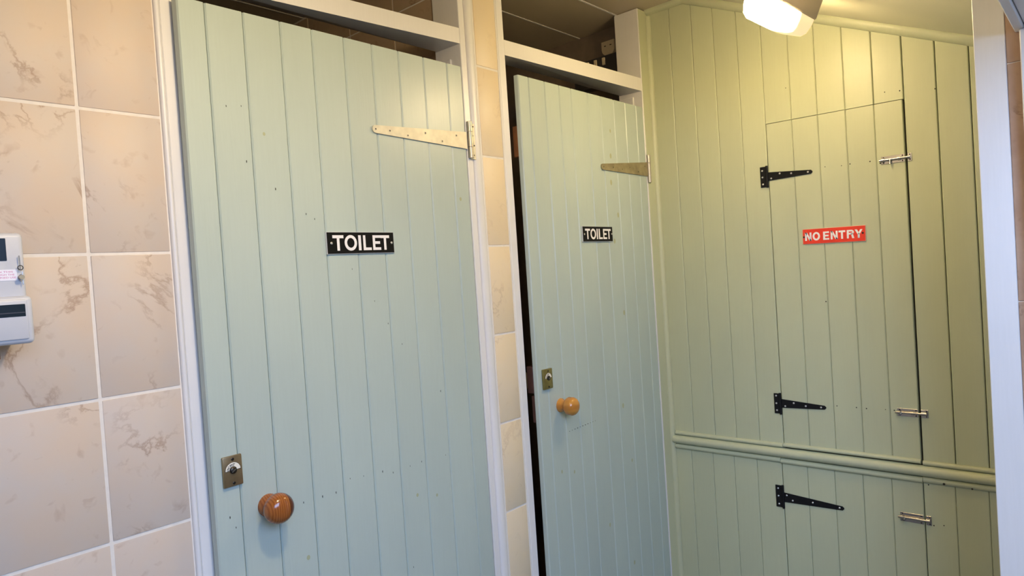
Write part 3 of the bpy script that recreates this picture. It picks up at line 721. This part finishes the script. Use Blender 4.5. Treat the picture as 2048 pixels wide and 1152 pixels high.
b = BM(); rrect_loft(b, [(0.112, 0.050, 0.016, 0.012), (0.115, 0.054, 0.018, -0.010), (0.115, 0.054, 0.018, -0.064), (0.112, 0.051, 0.016, -0.068)]); sharp(obj('base', b, 'lamp_base', lamp), 40)
b = BM(); rrect_loft(b, [(0.112, 0.051, 0.016, 0.0), (0.111, 0.050, 0.017, -0.018), (0.106, 0.046, 0.018, -0.040), (0.098, 0.039, 0.020, -0.050), (0.060, 0.022, 0.018, -0.054)])
sharp(obj('diffuser', b, 'lamp_glass', lamp, (0, 0, -0.0665)), 50)

# ------------------------------------------------------------------ coin meter on the tiled wall
cm = empty('coin_meter', (-0.112, 0, 1.514))
tag(cm, 'pale grey coin meter box fixed to the tiled wall beside first door', 'meter')
T = Matrix.Translation((0.112, 0, -1.514))
def mobj(name, bm, mat, parent=cm, **k):
    bmesh.ops.transform(bm, matrix=T, verts=bm.verts[:]); return obj(name, bm, mat, parent, **k)
b = BM(); box(b, -0.290, -0.1125, -0.100, -0.001, 1.516, 1.6785, 0.007, 3); sharp(mobj('casing', b, 'plastic'), 40)
b = BM(); box(b, -0.292, -0.1095, -0.114, -0.080, 1.514, 1.5845, 0.007, 3); cb = sharp(mobj('coin_drawer', b, 'plastic'), 40)
b = BM(); box(b, -0.282, -0.1165, -0.1165, -0.110, 1.5205, 1.5795, 0.004, 2); sharp(mobj('drawer_front', b, 'plastic'), 40)
b = BM(); box(b, -0.276, -0.1200, -0.1172, -0.1155, 1.5545, 1.5725, 0.0004, 1); mobj('coin_slot', b, 'slot')
b = BM(); box(b, -0.272, -0.1202, -0.1180, -0.1160, 1.5595, 1.5610); mobj('slot_bar', b, 'fuse')
b = BM(); box(b, -0.255, -0.1342, -0.1010, -0.0995, 1.6370, 1.6700, 0.0004, 1); mobj('display', b, 'screen')
b = BM(); box(b, -0.262, -0.1233, -0.1006, -0.0998, 1.6078, 1.6240); stk = mobj('sticker', b, 'paper')
for k, (tx, xr) in enumerate([('COINS ON THIS', -0.1282), ('PASS THROUGH THE', -0.1266), ('AND RECLINED USE', -0.1248)]):
    o = text_obj('lettering', tx, 'pink_ink', stk, xr-0.042+0.112, xr+0.112, 1.6195-k*0.0042-1.514, 1.6220-k*0.0042-1.514, -0.1006, 0.0001, 0.0)
b = BM(); tube(b, (-0.1193, -0.1005, 1.612), (-0.1193, -0.1090, 1.612), 0.0035, 14); lk = mobj('lock_body', b, 'brass')
b = BM(); box(b, -0.1215, -0.1172, -0.106, -0.1005, 1.6070, 1.6160, 0.0008, 1); mobj('lock_hasp', b, 'steel')
b = BM(); box(b, -0.1180, -0.1171, -0.1045, -0.1030, 1.6010, 1.6200); mobj('key', b, 'steel')
b = BM(); tube(b, (-0.1195, -0.1035, 1.624), (-0.1199, -0.1035, 1.6440), 0.0007, 8); mobj('key_pin', b, 'steel')
b = BM()
for i in range(20):
    a, c = 2*PI*i/20, 2*PI*(i+1)/20
    tube(b, (-0.1193+0.0032*math.cos(a), -0.1040, 1.6262+0.0032*math.sin(a)), (-0.1193+0.0032*math.cos(c), -0.1040, 1.6262+0.0032*math.sin(c)), 0.0006, 6)
mobj('key_ring', b, 'dark_metal')
b = BM(); tube(b, (-0.1545, -0.09, 1.517), (-0.1545, -0.09, 1.494), 0.0050, 14); mobj('cable_gland', b, 'bare_wood')

# ------------------------------------------------------------------ fittings inside the second cubicle
jb = empty('junction_box', (1.95, 0.178, 2.436))
tag(jb, 'small aged white rounded junction box high inside second cubicle', 'junction box')
b = BM()
pts = [(0.030, 0.028), (-0.030, 0.028)] + [(-0.030*math.cos(t), -0.004-0.026*math.sin(t)) for t in [PI*i/10 for i in range(11)]]
A = [b.verts.new((-0.032, y, z)) for y, z in pts]; B_ = [b.verts.new((-0.0005, y*1.05, z*1.05)) for y, z in pts]
b.faces.new(A); b.faces.new(B_[::-1])
for i in range(len(pts)): b.faces.new((A[i], A[(i+1) % len(pts)], B_[(i+1) % len(pts)], B_[i]))
bmesh.ops.recalc_face_normals(b, faces=b.faces[:]); obj('cover', b, 'jbox', jb)
for y in (0.013, -0.013):
    b = BM(); box(b, -0.0335, -0.031, y-0.004, y+0.004, 0.008, 0.011); obj('slot', b, 'hole', jb)
fb = empty('fuse_board', (1.95, 0.22, 2.36))
tag(fb, 'dark fuse board with pale switches below the junction box', 'fuse board')
b = BM(); box(b, -0.05, -0.0005, -0.10, 0.12, -0.07, 0.046, 0.006, 2); sharp(obj('housing', b, 'fuse', fb), 40)
for y in (-0.031, 0.008, 0.046):
    b = BM(); box(b, -0.056, -0.049, y-0.006, y+0.006, 0.008, 0.036, 0.001, 1); obj('switch', b, 'jbox', fb)

bpy.context.view_layer.update()
